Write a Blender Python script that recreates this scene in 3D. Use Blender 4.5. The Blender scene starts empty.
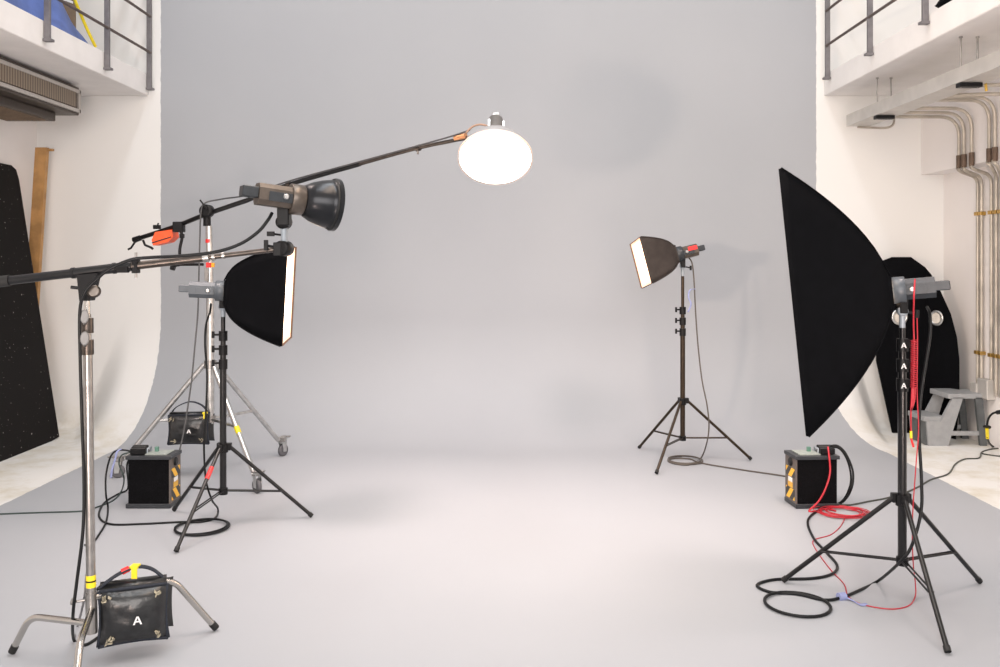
import bpy, math, random
from mathutils import Vector, Matrix
random.seed(7)
COL = bpy.context.scene.collection
H, FX, CX, CY = 1.5, 900.0, 507.0, 260.0
D = 8.04
V = Vector

def P(px, py, d):            # photo measurement + distance -> place in the room
    return V(((px-CX)/FX*d, d, H-(py-CY)/FX*d))
def F(px, py, z=0.0):        # photo measurement of something lying on the floor
    d = FX*(H-z)/(py-CY)
    return V(((px-CX)/FX*d, d, z))

# ------------------------------------------------------------------ materials
MATS = {}
def mat(name, col, rough=0.5, metal=0.0, vary=0.0, vscale=30.0, bump=0.0, bscale=200.0, emit=None, estr=0.0, spec=0.5, col2=None, lo=.35, hi=.65, coat=0.0):
    if name in MATS: return MATS[name]
    m = bpy.data.materials.new(name); m.use_nodes = True
    nt = m.node_tree; b = nt.nodes['Principled BSDF']
    b.inputs['Base Color'].default_value = (*col, 1)
    b.inputs['Roughness'].default_value = rough
    b.inputs['Metallic'].default_value = metal
    b.inputs['Specular IOR Level'].default_value = spec
    b.inputs['Coat Weight'].default_value = coat
    tc = nt.nodes.new('ShaderNodeTexCoord')
    if vary or col2:
        n = nt.nodes.new('ShaderNodeTexNoise'); n.inputs['Scale'].default_value = vscale; n.inputs['Detail'].default_value = 5
        r = nt.nodes.new('ShaderNodeValToRGB')
        c2 = col2 if col2 else tuple(c*(1-vary) for c in col)
        r.color_ramp.elements[0].position = lo; r.color_ramp.elements[1].position = hi
        r.color_ramp.elements[0].color = (*c2, 1); r.color_ramp.elements[1].color = (*col, 1)
        nt.links.new(tc.outputs['Object'], n.inputs['Vector'])
        nt.links.new(n.outputs['Fac'], r.inputs['Fac']); nt.links.new(r.outputs['Color'], b.inputs['Base Color'])
    if bump:
        n2 = nt.nodes.new('ShaderNodeTexNoise'); n2.inputs['Scale'].default_value = bscale; n2.inputs['Detail'].default_value = 3
        bp = nt.nodes.new('ShaderNodeBump'); bp.inputs['Strength'].default_value = bump; bp.inputs['Distance'].default_value = 0.01
        nt.links.new(tc.outputs['Object'], n2.inputs['Vector'])
        nt.links.new(n2.outputs['Fac'], bp.inputs['Height']); nt.links.new(bp.outputs['Normal'], b.inputs['Normal'])
    if emit:
        b.inputs['Emission Color'].default_value = (*emit, 1); b.inputs['Emission Strength'].default_value = estr
    MATS[name] = m
    return m

def cyc_mat():
    m = bpy.data.materials.new('painted_cyclorama'); m.use_nodes = True
    nt = m.node_tree; N = nt.nodes; L = nt.links; b = N['Principled BSDF']
    g = N.new('ShaderNodeNewGeometry'); s = N.new('ShaderNodeSeparateXYZ'); L.new(g.outputs['Position'], s.inputs[0])
    mr = N.new('ShaderNodeMapRange'); L.new(s.outputs['Y'], mr.inputs['Value'])
    mr.inputs['From Min'].default_value = 7.0; mr.inputs['From Max'].default_value = 8.0
    mr.inputs['To Min'].default_value = 2.97; mr.inputs['To Max'].default_value = 2.77
    n = N.new('ShaderNodeTexNoise'); n.inputs['Scale'].default_value = 14; L.new(g.outputs['Position'], n.inputs['Vector'])
    wob = N.new('ShaderNodeMath'); wob.operation = 'MULTIPLY_ADD'; L.new(n.outputs['Fac'], wob.inputs[0]); wob.inputs[1].default_value = .016; L.new(s.outputs['X'], wob.inputs[2])
    def math_(op, a, bb):
        q = N.new('ShaderNodeMath'); q.operation = op
        for i, x in enumerate((a, bb)):
            if isinstance(x, (int, float)): q.inputs[i].default_value = x
            else: L.new(x, q.inputs[i])
        return q.outputs[0]
    right = math_('LESS_THAN', wob.outputs[0], mr.outputs[0])
    left = math_('GREATER_THAN', wob.outputs[0], -3.085)
    mask = math_('MULTIPLY', right, left)
    # grey paint
    gn = N.new('ShaderNodeTexNoise'); gn.inputs['Scale'].default_value = 1.1; gn.inputs['Detail'].default_value = 4; L.new(g.outputs['Position'], gn.inputs['Vector'])
    gr = N.new('ShaderNodeValToRGB'); L.new(gn.outputs['Fac'], gr.inputs['Fac'])
    gr.color_ramp.elements[0].color = (.345, .360, .388, 1); gr.color_ramp.elements[1].color = (.37, .386, .412, 1)
    # white: smooth wall, stained floor
    wn = N.new('ShaderNodeTexNoise'); wn.inputs['Scale'].default_value = 3.2; wn.inputs['Detail'].default_value = 9; wn.inputs['Roughness'].default_value = .65; L.new(g.outputs['Position'], wn.inputs['Vector'])
    wr = N.new('ShaderNodeValToRGB'); L.new(wn.outputs['Fac'], wr.inputs['Fac'])
    wr.color_ramp.elements[0].position = .32; wr.color_ramp.elements[1].position = .55
    wr.color_ramp.elements[0].color = (.60, .565, .48, 1); wr.color_ramp.elements[1].color = (.74, .735, .715, 1)
    fl = N.new('ShaderNodeMapRange'); L.new(s.outputs['Z'], fl.inputs['Value'])
    fl.inputs['From Min'].default_value = 0.03; fl.inputs['From Max'].default_value = 0.25
    mw = N.new('ShaderNodeMixRGB'); L.new(fl.outputs[0], mw.inputs['Fac']); L.new(wr.outputs['Color'], mw.inputs[1]); mw.inputs[2].default_value = (.73, .73, .72, 1)
    mx = N.new('ShaderNodeMixRGB'); L.new(mask, mx.inputs['Fac']); L.new(mw.outputs[0], mx.inputs[1]); L.new(gr.outputs['Color'], mx.inputs[2])
    L.new(mx.outputs[0], b.inputs['Base Color'])
    b.inputs['Roughness'].default_value = .55; b.inputs['Specular IOR Level'].default_value = .3
    return m

WALL = mat('white_wall_paint', (.80, .77, .755), .8, vary=.04, vscale=2.0, bump=.05, bscale=60)
SLAB = mat('white_slab_paint', (.77, .755, .745), .8, vary=.06, vscale=5.0, bump=.08, bscale=40)
BLK = mat('black_painted_metal', (.005, .005, .006), .28, .0, vary=.3, vscale=40, spec=.45)
BLKP = mat('black_plastic', (.006, .006, .007), .45, spec=.25, vary=.3, vscale=60)
RUB = mat('black_rubber', (.006, .006, .006), .6, bump=.1)
CAB = mat('black_cable', (.006, .007, .008), .45, spec=.25, vary=.2)
REDC = mat('red_cable', (.48, .015, .03), .45, vary=.2)
FAB = mat('black_fabric', (.0030, .0032, .0042), .8, vary=.25, vscale=18, bump=.15, bscale=450, spec=.06)
FABB = mat('brown_black_fabric', (.035, .028, .025), .75, vary=.3, vscale=18, bump=.15, bscale=450, spec=.3)
SIL = mat('silver_metal', (.62, .62, .61), .28, .9, vary=.25, vscale=25)
CHR = mat('chrome_metal', (.55, .53, .50), .22, 1.0, vary=.15, vscale=10)
STEEL = mat('dull_steel', (.36, .345, .33), .3, .85, vary=.2, vscale=30)
DSTEEL = mat('dark_steel', (.10, .085, .075), .3, .8, vary=.35, vscale=30)
GREYB = mat('blue_grey_plastic', (.075, .088, .102), .4, .1, vary=.1)
GREYD = mat('dark_grey_plastic', (.025, .030, .036), .4, .1, vary=.2)
GREYL = mat('pale_grey_plastic', (.30, .34, .38), .4, .1, vary=.1)
BRZ = mat('warm_grey_metal', (.11, .09, .075), .35, .5, vary=.2)
RAIL = mat('grey_rail_paint', (.20, .19, .20), .5, .4, vary=.2, vscale=20)
RAILB = mat('brown_grey_rail', (.13, .10, .09), .5, .4, vary=.2, vscale=20)
YEL = mat('yellow_tape', (.85, .68, .02), .5, vary=.1)
ORG = mat('orange_plastic', (.85, .10, .02), .4, vary=.15)
RED = mat('red_plastic', (.80, .03, .03), .4, vary=.1)
WHT = mat('white_marking', (.8, .8, .8), .6, vary=.05)
LAV = mat('lavender_strap', (.30, .34, .58), .7, vary=.2)
WARM = (1.0, .80, .60)
DIFF = mat('glowing_diffuser', (.9, .88, .85), .7, emit=(1.0, .83, .66), estr=8.5, vary=.02)
DISHF = mat('glowing_dish_front', (.9, .88, .85), .7, emit=(1.0, .86, .72), estr=7.0, vary=.02)
def glow(m, core, edge, s_core, s_edge, rad=False):
    nt = m.node_tree; N = nt.nodes; L = nt.links; b = N['Principled BSDF']
    tc = N.new('ShaderNodeTexCoord'); sp = N.new('ShaderNodeSeparateXYZ'); L.new(tc.outputs['Generated'], sp.inputs[0])
    def mt(op, a, c):
        q = N.new('ShaderNodeMath'); q.operation = op
        for i, x in enumerate((a, c)):
            if isinstance(x, (int, float)): q.inputs[i].default_value = x
            elif x is not None: L.new(x, q.inputs[i])
        return q.outputs[0]
    ay = mt('ABSOLUTE', mt('SUBTRACT', sp.outputs['Y'], .5), None); az = mt('ABSOLUTE', mt('SUBTRACT', sp.outputs['Z'], .5), None)
    dd = mt('MULTIPLY', mt('MAXIMUM', ay, az), 2.0)
    mr = N.new('ShaderNodeMapRange'); mr.interpolation_type = 'SMOOTHSTEP'; L.new(dd, mr.inputs['Value']); mr.inputs['From Min'].default_value = .30; mr.inputs['From Max'].default_value = 1.0
    mx = N.new('ShaderNodeMixRGB'); L.new(mr.outputs[0], mx.inputs['Fac']); mx.inputs[1].default_value = (*core, 1); mx.inputs[2].default_value = (*edge, 1)
    L.new(mx.outputs[0], b.inputs['Emission Color'])
    m2 = N.new('ShaderNodeMapRange'); L.new(mr.outputs[0], m2.inputs['Value']); m2.inputs['To Min'].default_value = s_core; m2.inputs['To Max'].default_value = s_edge
    L.new(m2.outputs[0], b.inputs['Emission Strength'])
glow(DIFF, (1, .85, .70), (1, .46, .18), 8, .75)
LIP = mat('lit_orange_lip', (.10, .055, .03), .6, vary=.2, emit=(1, .45, .18), estr=.06)  # orange glow from the diffuser, put into the lip's colour and emission

# ------------------------------------------------------------------ mesh builder
class MB:
    def __init__(s): s.v = []; s.f = []; s.sm = []
    def add(s, vs, fs, smooth=False):
        o = len(s.v); s.v += [V(x) for x in vs]; s.f += [tuple(i+o for i in f) for f in fs]; s.sm += [smooth]*len(fs); return s
    def box(s, c, size, M=None):
        x, y, z = [k/2 for k in size]; M = M or Matrix.Identity(4)
        b = min(min(x, y, z)*.18, .006)          # chamfered box
        pts = []; fs = []
        for sx in (-1, 1):
            for sy in (-1, 1):
                for sz in (-1, 1):
                    pts += [V((sx*(x-b), sy*(y-b), sz*z)), V((sx*(x-b), sy*y, sz*(z-b))), V((sx*x, sy*(y-b), sz*(z-b)))]
        def I(sx, sy, sz, k): return (((sx > 0)*4)+((sy > 0)*2)+(sz > 0))*3+k
        for q in (-1, 1):
            fs.append([I(-1, -1, q, 0), I(1, -1, q, 0), I(1, 1, q, 0), I(-1, 1, q, 0)][::q])
            fs.append([I(-1, q, -1, 1), I(-1, q, 1, 1), I(1, q, 1, 1), I(1, q, -1, 1)][::q])
            fs.append([I(q, -1, -1, 2), I(q, 1, -1, 2), I(q, 1, 1, 2), I(q, -1, 1, 2)][::q])
        for a in (-1, 1):
            for c2 in (-1, 1):
                fs.append([I(-1, a, c2, 0), I(1, a, c2, 0), I(1, a, c2, 1), I(-1, a, c2, 1)][::-a*c2])
                fs.append([I(a, -1, c2, 0), I(a, 1, c2, 0), I(a, 1, c2, 2), I(a, -1, c2, 2)][::a*c2])
                fs.append([I(a, c2, -1, 1), I(a, c2, 1, 1), I(a, c2, 1, 2), I(a, c2, -1, 2)][::-a*c2])
                for e in (-1, 1):
                    fs.append([I(a, c2, e, 0), I(a, c2, e, 1), I(a, c2, e, 2)][::-a*c2*e])
        return s.add([M @ (p+V(c)) for p in pts], fs)
    def tube(s, pts, r, n=10, closed=False, caps=True):
        pts = [V(p) for p in pts]; m = len(pts)
        rr = r if isinstance(r, (list, tuple)) else [r]*m
        tan = []
        for i in range(m):
            if closed: t = pts[(i+1) % m]-pts[i-1]
            else: t = pts[min(i+1, m-1)]-pts[max(i-1, 0)]
            tan.append(t.normalized() if t.length > 1e-9 else V((0, 0, 1)))
        up = V((0, 0, 1)) if abs(tan[0].z) < .9 else V((1, 0, 0))
        nrm = (up-tan[0]*up.dot(tan[0])).normalized(); vs = []
        for i in range(m):
            nrm = (nrm-tan[i]*nrm.dot(tan[i])).normalized(); bi = tan[i].cross(nrm)
            for k in range(n):
                a = 2*math.pi*k/n; vs.append(pts[i]+(nrm*math.cos(a)+bi*math.sin(a))*rr[i])
        fs = []
        for i in range(m if closed else m-1):
            j = (i+1) % m
            for k in range(n): fs.append((i*n+k, i*n+(k+1) % n, j*n+(k+1) % n, j*n+k))
        s.add(vs, fs, True)
        if caps and not closed:
            s.add(vs[:n], [tuple(range(n))[::-1]]); s.add(vs[-n:], [tuple(range(n))])
        return s
    def lathe(s, prof, M=None, n=32, capa=True, capb=True):   # profile (x along axis, r), axis = local X
        M = M or Matrix.Identity(4); vs = []
        for x, r in prof:
            for k in range(n):
                a = 2*math.pi*k/n; vs.append(M @ V((x, r*math.cos(a), r*math.sin(a))))
        fs = [(i*n+k, (i+1)*n+k, (i+1)*n+(k+1) % n, i*n+(k+1) % n) for i in range(len(prof)-1) for k in range(n)]
        s.add(vs, fs, True)
        if capa: s.add(vs[:n], [tuple(range(n))])
        if capb: s.add(vs[-n:], [tuple(range(n))[::-1]])
        return s
    def prism(s, poly, off):
        poly = [V(p) for p in poly]; n = len(poly); off = V(off)
        return s.add(poly+[p+off for p in poly], [tuple(range(n))[::-1], tuple(range(n, 2*n))]+[(k, (k+1) % n, n+(k+1) % n, n+k) for k in range(n)])
    def strap(s, pts, wv, t=.003):     # flat band along pts, width vector wv
        pts = [V(p) for p in pts]; wv = V(wv); vs = []; m = len(pts)
        for i, p in enumerate(pts):
            tg = (pts[min(i+1, m-1)]-pts[max(i-1, 0)]).normalized(); nn = tg.cross(wv).normalized()*t
            vs += [p-wv/2-nn, p+wv/2-nn, p+wv/2+nn, p-wv/2+nn]
        fs = [(i*4+k, i*4+(k+1) % 4, i*4+4+(k+1) % 4, i*4+4+k) for i in range(m-1) for k in range(4)]
        fs += [(3, 2, 1, 0), (m*4-4, m*4-3, m*4-2, m*4-1)]
        return s.add(vs, fs, True)
    def pillow(s, c, u, v, w, w_, h_, t, n=14, wr=0.0):
        c, u, v, w = V(c), V(u).normalized(), V(v).normalized(), V(w).normalized(); vs = []; fs = []
        for side in (1, -1):
            for i in range(n+1):
                for j in range(n+1):
                    a = i/n*2-1; b = j/n*2-1
                    th = t/2*((1-abs(a)**3)*(1-abs(b)**3))**.6 if abs(a) < 1 and abs(b) < 1 else 0
                    th += wr*math.sin(a*7+b*3)*math.sin(b*6-a*2)*(1-abs(a))*(1-abs(b))
                    pin = 1-.05*(1-b*b)*abs(a)
                    vs.append(c+u*(a*w_/2*pin)+v*(b*h_/2*(1-.04*(1-a*a)))+w*(side*th))
            o = 0 if side == 1 else (n+1)**2
            for i in range(n):
                for j in range(n):
                    q = (o+i*(n+1)+j, o+(i+1)*(n+1)+j, o+(i+1)*(n+1)+j+1, o+i*(n+1)+j+1)
                    fs.append(q if side == 1 else q[::-1])
        return s.add(vs, fs, True)
    def build(s, name, m, parent=None, world=True, kind=None, label=None):
        vs = s.v
        if parent is not None and world:
            M = wmat(parent).inverted(); vs = [M @ v for v in vs]
        me = bpy.data.meshes.new(name); me.from_pydata([tuple(v) for v in vs], [], s.f)
        for p, q in zip(me.polygons, s.sm): p.use_smooth = q
        me.materials.append(m); me.validate()
        o = bpy.data.objects.new(name, me); COL.objects.link(o)
        if parent is not None: o.parent = parent
        if kind: o['kind'] = kind
        if label: o['label'] = label
        return o

def wmat(o):
    M = o.matrix_basis.copy()
    while o.parent is not None:
        o = o.parent; M = o.matrix_basis @ M
    return M
def tag(o, label, cat, group=None, kind=None):
    o['label'] = label; o['category'] = cat
    if group: o['group'] = group
    if kind: o['kind'] = kind
    return o
def thing(name, label, cat, M, group=None):
    o = bpy.data.objects.new(name, None); COL.objects.link(o); o.empty_display_size = .1
    if not isinstance(M, Matrix): M = Matrix.Translation(V(M))
    o.matrix_basis = M
    return tag(o, label, cat, group)
def struct(name, mb, m):
    return mb.build(name, m, kind='structure')
def solo(name, mb, m, label, cat, base=None, group=None):      # a thing that is one mesh, origin at its base
    base = V(base) if base is not None else V((sum(v.x for v in mb.v)/len(mb.v), sum(v.y for v in mb.v)/len(mb.v), min(v.z for v in mb.v)))
    mb.v = [v-base for v in mb.v]; o = mb.build(name, m); o.location = base
    return tag(o, label, cat, group)
def axM(pos, a, up=(0, 0, 1)):
    a = V(a).normalized(); z = (V(up)-a*a.dot(V(up))).normalized(); y = z.cross(a)
    M = Matrix((a, y, z)).transposed().to_4x4(); M.translation = V(pos); return M
def smooth(pts, k=6, closed=False):
    pts = [V(p) for p in pts]; n = len(pts); out = []
    rng = n if closed else n-1
    for i in range(rng):
        if closed: p0, p1, p2, p3 = pts[i-1], pts[i], pts[(i+1) % n], pts[(i+2) % n]
        else: p0, p1, p2, p3 = pts[max(i-1, 0)], pts[i], pts[i+1], pts[min(i+2, n-1)]
        for j in range(k):
            t = j/k
            out.append(.5*((2*p1)+(-p0+p2)*t+(2*p0-5*p1+4*p2-p3)*t*t+(-p0+3*p1-3*p2+p3)*t**3))
    if not closed: out.append(pts[-1])
    return out
def bend(a, b, c, r=.06, k=6):        # rounded corner path a-b-c
    a, b, c = V(a), V(b), V(c); u = (a-b).normalized()*r; w = (c-b).normalized()*r
    pts = [a]
    for i in range(k+1):
        t = i/k; pts.append((b+u)*(1-t)**2+b*2*t*(1-t)+(b+w)*t*t)
    return pts+[c]
def letterA(mb, c, u, v, h):           # a capital A drawn with bars
    c, u, v = V(c), V(u).normalized(), V(v).normalized(); nn = u.cross(v)*.0015
    w = h*.42; t = h*.19
    for sg in (-1, 1):
        b0 = c-v*h/2+u*sg*w; t0 = c+v*h/2+u*sg*t*.15
        mb.prism([b0-u*t*.55, b0+u*t*.55, t0+u*t*.5, t0-u*t*.5], nn)
    mb.prism([c-v*h*.22-u*w*.6, c-v*h*.22+u*w*.6, c-v*h*.06+u*w*.45, c-v*h*.06-u*w*.45], nn)

# ------------------------------------------------------------------ SETTING
CYC = cyc_mat()
XL, XR = -4.2, 3.90
def cove_r(x):
    if x < -3.35: t = min(1, (-3.35-x)/.55)
    elif x > 3.0: t = min(1, (x-3.0)/.35)
    else: t = 0
    t = t*t*(3-2*t); return 1.0*(1-t)+.06*t
mb = MB(); xs = [XL-.3]+[-4.2+.05*i for i in range(24)]+[-3.0, -2, -1, 0, 1, 2, 2.8, 2.95]+[3.0+.05*i for i in range(1, 20)]+[4.3]
xs = sorted(set(round(x, 3) for x in xs)); K = 20; rows = []
for x in xs:
    r = cove_r(x); col = [V((x, 6.9, 0))]
    for k in range(K+1):
        a = math.pi/2*k/K; col.append(V((x, D-r+r*math.sin(a), r-r*math.cos(a))))
    col += [V((x, D, 2.0)), V((x, D, 3.4)), V((x, D, 6.5))]; rows.append(col)
n = len(rows[0]); vs = [p for c in rows for p in c]
mb.add(vs, [(i*n+j, (i+1)*n+j, (i+1)*n+j+1, i*n+j+1) for i in range(len(rows)-1) for j in range(n-1)], True)
struct('wall_back', mb, CYC)
mb = MB(); mb.add([(XL-.3, -4, 0), (4.3, -4, 0), (4.3, 6.9, 0), (XL-.3, 6.9, 0)], [(0, 1, 2, 3)]); struct('floor', mb, CYC)
mb = MB(); mb.box((XL-.1, 2, 3.2), (.2, 12.2, 6.6)); struct('wall_left', mb, WALL)
mb = MB()
prof = [(XR, -.1), (XR, 2.26), (XR-.20, 2.26), (XR-.20, 2.98), (XR-.2, 6.5), (XR+.25, 6.5), (XR+.25, -.1)]
mb.prism([(x, -4.1, z) for x, z in prof], (0, 12.2, 0)); struct('wall_right', mb, WALL)
for nm, x0, x1 in (('ceiling_mezzanine_left', XL, -3.2), ('ceiling_mezzanine_right', 2.83, XR-.2)):
    mb = MB(); mb.box(((x0+x1)/2, 2.02, 3.06), (x1-x0, 12.03, .19)); struct(nm, mb, SLAB)

# ------------------------------------------------------------------ railings
def railing(label, sx, x, ys, rails, zf=3.018):
    t = thing('balcony_railing', label, 'railing', (x, ys[0], 3.05))
    for y in ys:
        p = MB().box((x, y, (zf+4.33)/2), (.040, .028, 4.33-zf)).build('post', RAIL, t)
        MB().box((x-sx*.008, y, zf), (.060, .05, .018)).build('foot_plate', RAIL, p)
    for z in rails:
        MB().tube([(x-sx*.012, ys[0], z), (x-sx*.012, ys[-1]-1, z)], .012, 8).build('rail', RAILB, t)
    MB().tube([(x, ys[0]+.03, 4.34), (x, ys[-1]-1, 4.34)], .024, 10).build('top_rail', RAIL, t)
railing('grey metal railing of the left balcony, beside the blue tarp', -1, -3.176, [7.99, 7.15, 6.22, 5.3, 4.38], (3.34, 3.66, 4.0))
railing('grey metal railing of the right balcony, above the cable tray', 1, 2.806, [7.88, 6.96, 6.04, 5.12, 4.2], (3.375, 3.68, 4.05), 3.09)

# ------------------------------------------------------------------ things on the balconies
BLUE = mat('blue_tarp', (.12, .19, .50), .6, vary=.35, vscale=4, bump=.3, bscale=9)
mb = MB(); n1, n2 = 40, 14; vs = []
for i in range(n1+1):
    for j in range(n2+1):
        y = 4.2+2.83*i/n1; s = j/n2
        end = max(0, min(1, (7.04-y)/.50))**.55
        prof = math.sin(math.pi*min(1, s*1.0)**.8) if 0 < s < 1 else 0
        h = .62*prof*end*(1+.10*math.sin(y*5+s*4))+.03*math.sin(y*17+s*9)*prof
        vs.append((-3.225-.75*s+.02*math.sin(y*9), y, 3.157+max(h, 0)))
mb.add(vs, [(i*(n2+1)+j, i*(n2+1)+j+1, (i+1)*(n2+1)+j+1, (i+1)*(n2+1)+j) for i in range(n1) for j in range(n2)], True)
solo('tarp_bundle', mb, BLUE, 'crumpled blue tarp bundle lying on the left balcony', 'tarp', (-3.6, 5.6, 3.157))
solo('rope', MB().tube(smooth([(-3.215, 7.03, 3.168), (-3.212, 6.88, 3.27), (-3.21, 6.72, 3.40), (-3.22, 6.57, 3.56), (-3.25, 6.4, 3.76)]), .012, 8), YEL, 'yellow rope along the edge of the blue tarp', 'rope')
CARD = mat('brown_cardboard', (.23, .165, .11), .8, vary=.2, vscale=8)
t = thing('cardboard_panel', 'brown printed cardboard panel standing behind the blue tarp', 'cardboard', (-3.62, 7.3, 3.157))
MB().box((-3.78, 7.36, 3.72), (.50, .03, 1.12)).build('board', CARD, t)
for k in range(4):
    mk = MB(); mk.prism([(-3.62, 7.343, 3.42+.2*k), (-3.54, 7.343, 3.39+.2*k), (-3.54, 7.343, 3.41+.2*k), (-3.62, 7.343, 3.44+.2*k)], (0, -.003, 0))
    mk.build('printed_mark', WHT, t)
mb = MB(); mb.pillow((2.99, 5.95, 3.225), (0, 1, 0), (1, 0, 0), (0, 0, 1), .32, .18, .14, wr=.01)
solo('cloth_bag', mb, FAB, 'small black cloth bag at the edge of the right balcony', 'bag', (3.0, 6.0, 3.157))

# ------------------------------------------------------------------ air conditioner
ACD = mat('air_conditioner_casing', (.07, .055, .045), .45, .3, vary=.15)
ACL = mat('pale_trim', (.52, .49, .46), .4, .4, vary=.1)
ACG = bpy.data.materials.new('slatted_grille'); ACG.use_nodes = True
_n = ACG.node_tree; _b = _n.nodes['Principled BSDF']; _g = _n.nodes.new('ShaderNodeTexCoord'); _w = _n.nodes.new('ShaderNodeTexWave'); _w.bands_direction = 'Y'
_w.inputs['Scale'].default_value = 9; _w.inputs['Distortion'].default_value = .4; _w.inputs['Detail'].default_value = 3; _w.inputs['Detail Scale'].default_value = .3
_r = _n.nodes.new('ShaderNodeValToRGB'); _r.color_ramp.elements[0].color = (.10, .075, .05, 1); _r.color_ramp.elements[1].color = (.28, .225, .17, 1)
_n.links.new(_g.outputs['Object'], _w.inputs['Vector']); _n.links.new(_w.outputs['Fac'], _r.inputs['Fac']); _n.links.new(_r.outputs['Color'], _b.inputs['Base Color'])
t = thing('air_conditioner', 'brown and silver air conditioner hung under the left balcony', 'air conditioner', (-3.8, 6.5, 2.64))
y0, y1 = 5.4, 7.53
MB().box((-3.88, (y0+y1)/2, 2.825), (.60, y1-y0, .235)).build('casing', ACD, t)
MB().box((-3.577, (y0+y1)/2-.02, 2.828), (.012, y1-y0-.1, .125)).build('air_grille', ACG, t)
fr = MB()
for z in (2.902, 2.742): fr.box((-3.574, (y0+y1)/2, z), (.022, y1-y0, .028))
fr.box((-3.574, y1-.014, 2.822), (.022, .028, .19)); fr.build('front_trim', ACL, t)
MB().box((-3.90, (y0+7.38)/2, 2.672), (.40, 7.38-y0, .07)).build('intake_box', ACD, t)
mb = MB()
for k in range(9): mb.box((-3.75-.038*k, (y0+7.34)/2, 2.634), (.012, 7.34-y0-.08, .012))
mb.build('intake_slats', CARD, t)
for yy in (5.8, 7.2):
    MB().tube([(-3.9, yy, 2.93), (-3.9, yy, 2.972)], .01, 8).build('hanging_rod', STEEL, t)

# ------------------------------------------------------------------ left wall: board and planks
BB = bpy.data.materials.new('chalk_speckled_board'); BB.use_nodes = True
_n = BB.node_tree; _b = _n.nodes['Principled BSDF']; _g = _n.nodes.new('ShaderNodeTexCoord')
_s = _n.nodes.new('ShaderNodeTexNoise'); _s.inputs['Scale'].default_value = 48; _s.inputs['Detail'].default_value = 4
_r = _n.nodes.new('ShaderNodeValToRGB'); _r.color_ramp.elements[0].position = .70; _r.color_ramp.elements[1].position = .74
_r.color_ramp.elements[0].color = (.010, .009, .009, 1); _r.color_ramp.elements[1].color = (.42, .40, .37, 1)
_n.links.new(_g.outputs['Object'], _s.inputs['Vector']); _n.links.new(_s.outputs['Fac'], _r.inputs['Fac']); _n.links.new(_r.outputs['Color'], _b.inputs['Base Color']); _b.inputs['Roughness'].default_value = .7; _b.inputs['Specular IOR Level'].default_value = .08
mb = MB()
poly = [V((-3.77, 7.58, .012)), V((-3.77, 7.45, .0)), V((-3.76, 6.1, .0)), V((-4.13, 6.1, 2.30)), V((-4.13, 7.50, 2.29)), V((-4.128, 7.57, 2.26)), V((-4.12, 7.60, 2.18))]
mb.prism(poly, (-.035, 0, -.005))
solo('painted_board', mb, BB, 'large black paint-speckled board leaning against the left wall', 'board', (-3.78, 6.9, 0))
WOOD = mat('honey_wood', (.46, .25, .09), .55, vary=.35, vscale=9, bump=.1, bscale=60)
t = thing('wooden_plank', 'tall honey-coloured wooden plank leaning in the corner behind the black board', 'plank', (-4.1, 7.75, 0))
a = V((-4.14, 7.72, .0)); b = V((-4.055, 7.86, 2.48)); u = V((1, 0, 0)); w = V((0, 1, 0))
mb = MB(); mb.prism([a-u*.05-w*.03, a+u*.05-w*.03, b+u*.05-w*.03, b-u*.05-w*.03], (0, .045, 0)); mb.build('plank', WOOD, t)
MB().box(b+V((.075, -.01, -.02)), (.05, .03, .02)).build('peg', WOOD, t)
q = a.lerp(b, .46); MB().box(q+V((.0, -.033, 0)), (.07, .006, .07)).build('red_mark', mat('faded_red_mark', (.6, .16, .08), .7, vary=.2), t)

# ------------------------------------------------------------------ cable tray and conduits on the right
TRAY = mat('galvanised_tray', (.55, .53, .50), .45, .35, vary=.12, vscale=8)
t = thing('cable_tray', 'grey metal cable tray hung on rods beneath the right balcony', 'cable tray', (3.03, 5, 2.66))
mb = MB(); mb.box((2.955, 4.6, 2.71), (.008, 6.45, .10)); mb.build('side_rail', TRAY, t)
MB().box((3.14, 4.6, 2.71), (.008, 6.45, .10)).build('side_rail', TRAY, t)
MB().box((3.048, 4.6, 2.664), (.178, 6.45, .006)).build('tray_bottom', TRAY, t)
for y in (7.23, 5.9, 4.5, 3.1):
    for x in (2.975, 3.085):
        MB().tube([(x, y, 2.63), (x, y, 2.972)], .006, 8).build('hanging_rod', STEEL, t)
        MB().tube([(x, y, 2.955), (x, y, 2.972)], .012, 8).build('rod_nut', STEEL, t)
    MB().box((3.03, y, 2.645), (.15, .06, .028)).build('support_bracket', BLKP, t)
PIPE = mat('galvanised_conduit', (.52, .475, .41), .42, .4, vary=.3, vscale=6)
BRASS = mat('brass_clamp', (.50, .31, .08), .35, .7, vary=.2)
RUST = mat('brown_connector', (.15, .10, .07), .6, .3, vary=.3)
cspec = [(7.32, 2.665, 1, 'leftmost and lowest of the wall conduits, ending at the socket box'),
         (7.24, 2.685, 1, 'second wall conduit, beside the leftmost one'),
         (7.12, 2.70, 1, 'third wall conduit from the left, on its own bracket'),
         (6.86, 2.72, 1, 'fourth wall conduit, next to the right edge of the photo'),
         (6.78, 2.73, 0, 'outermost wall conduit, at the right edge of the photo')]
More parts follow.
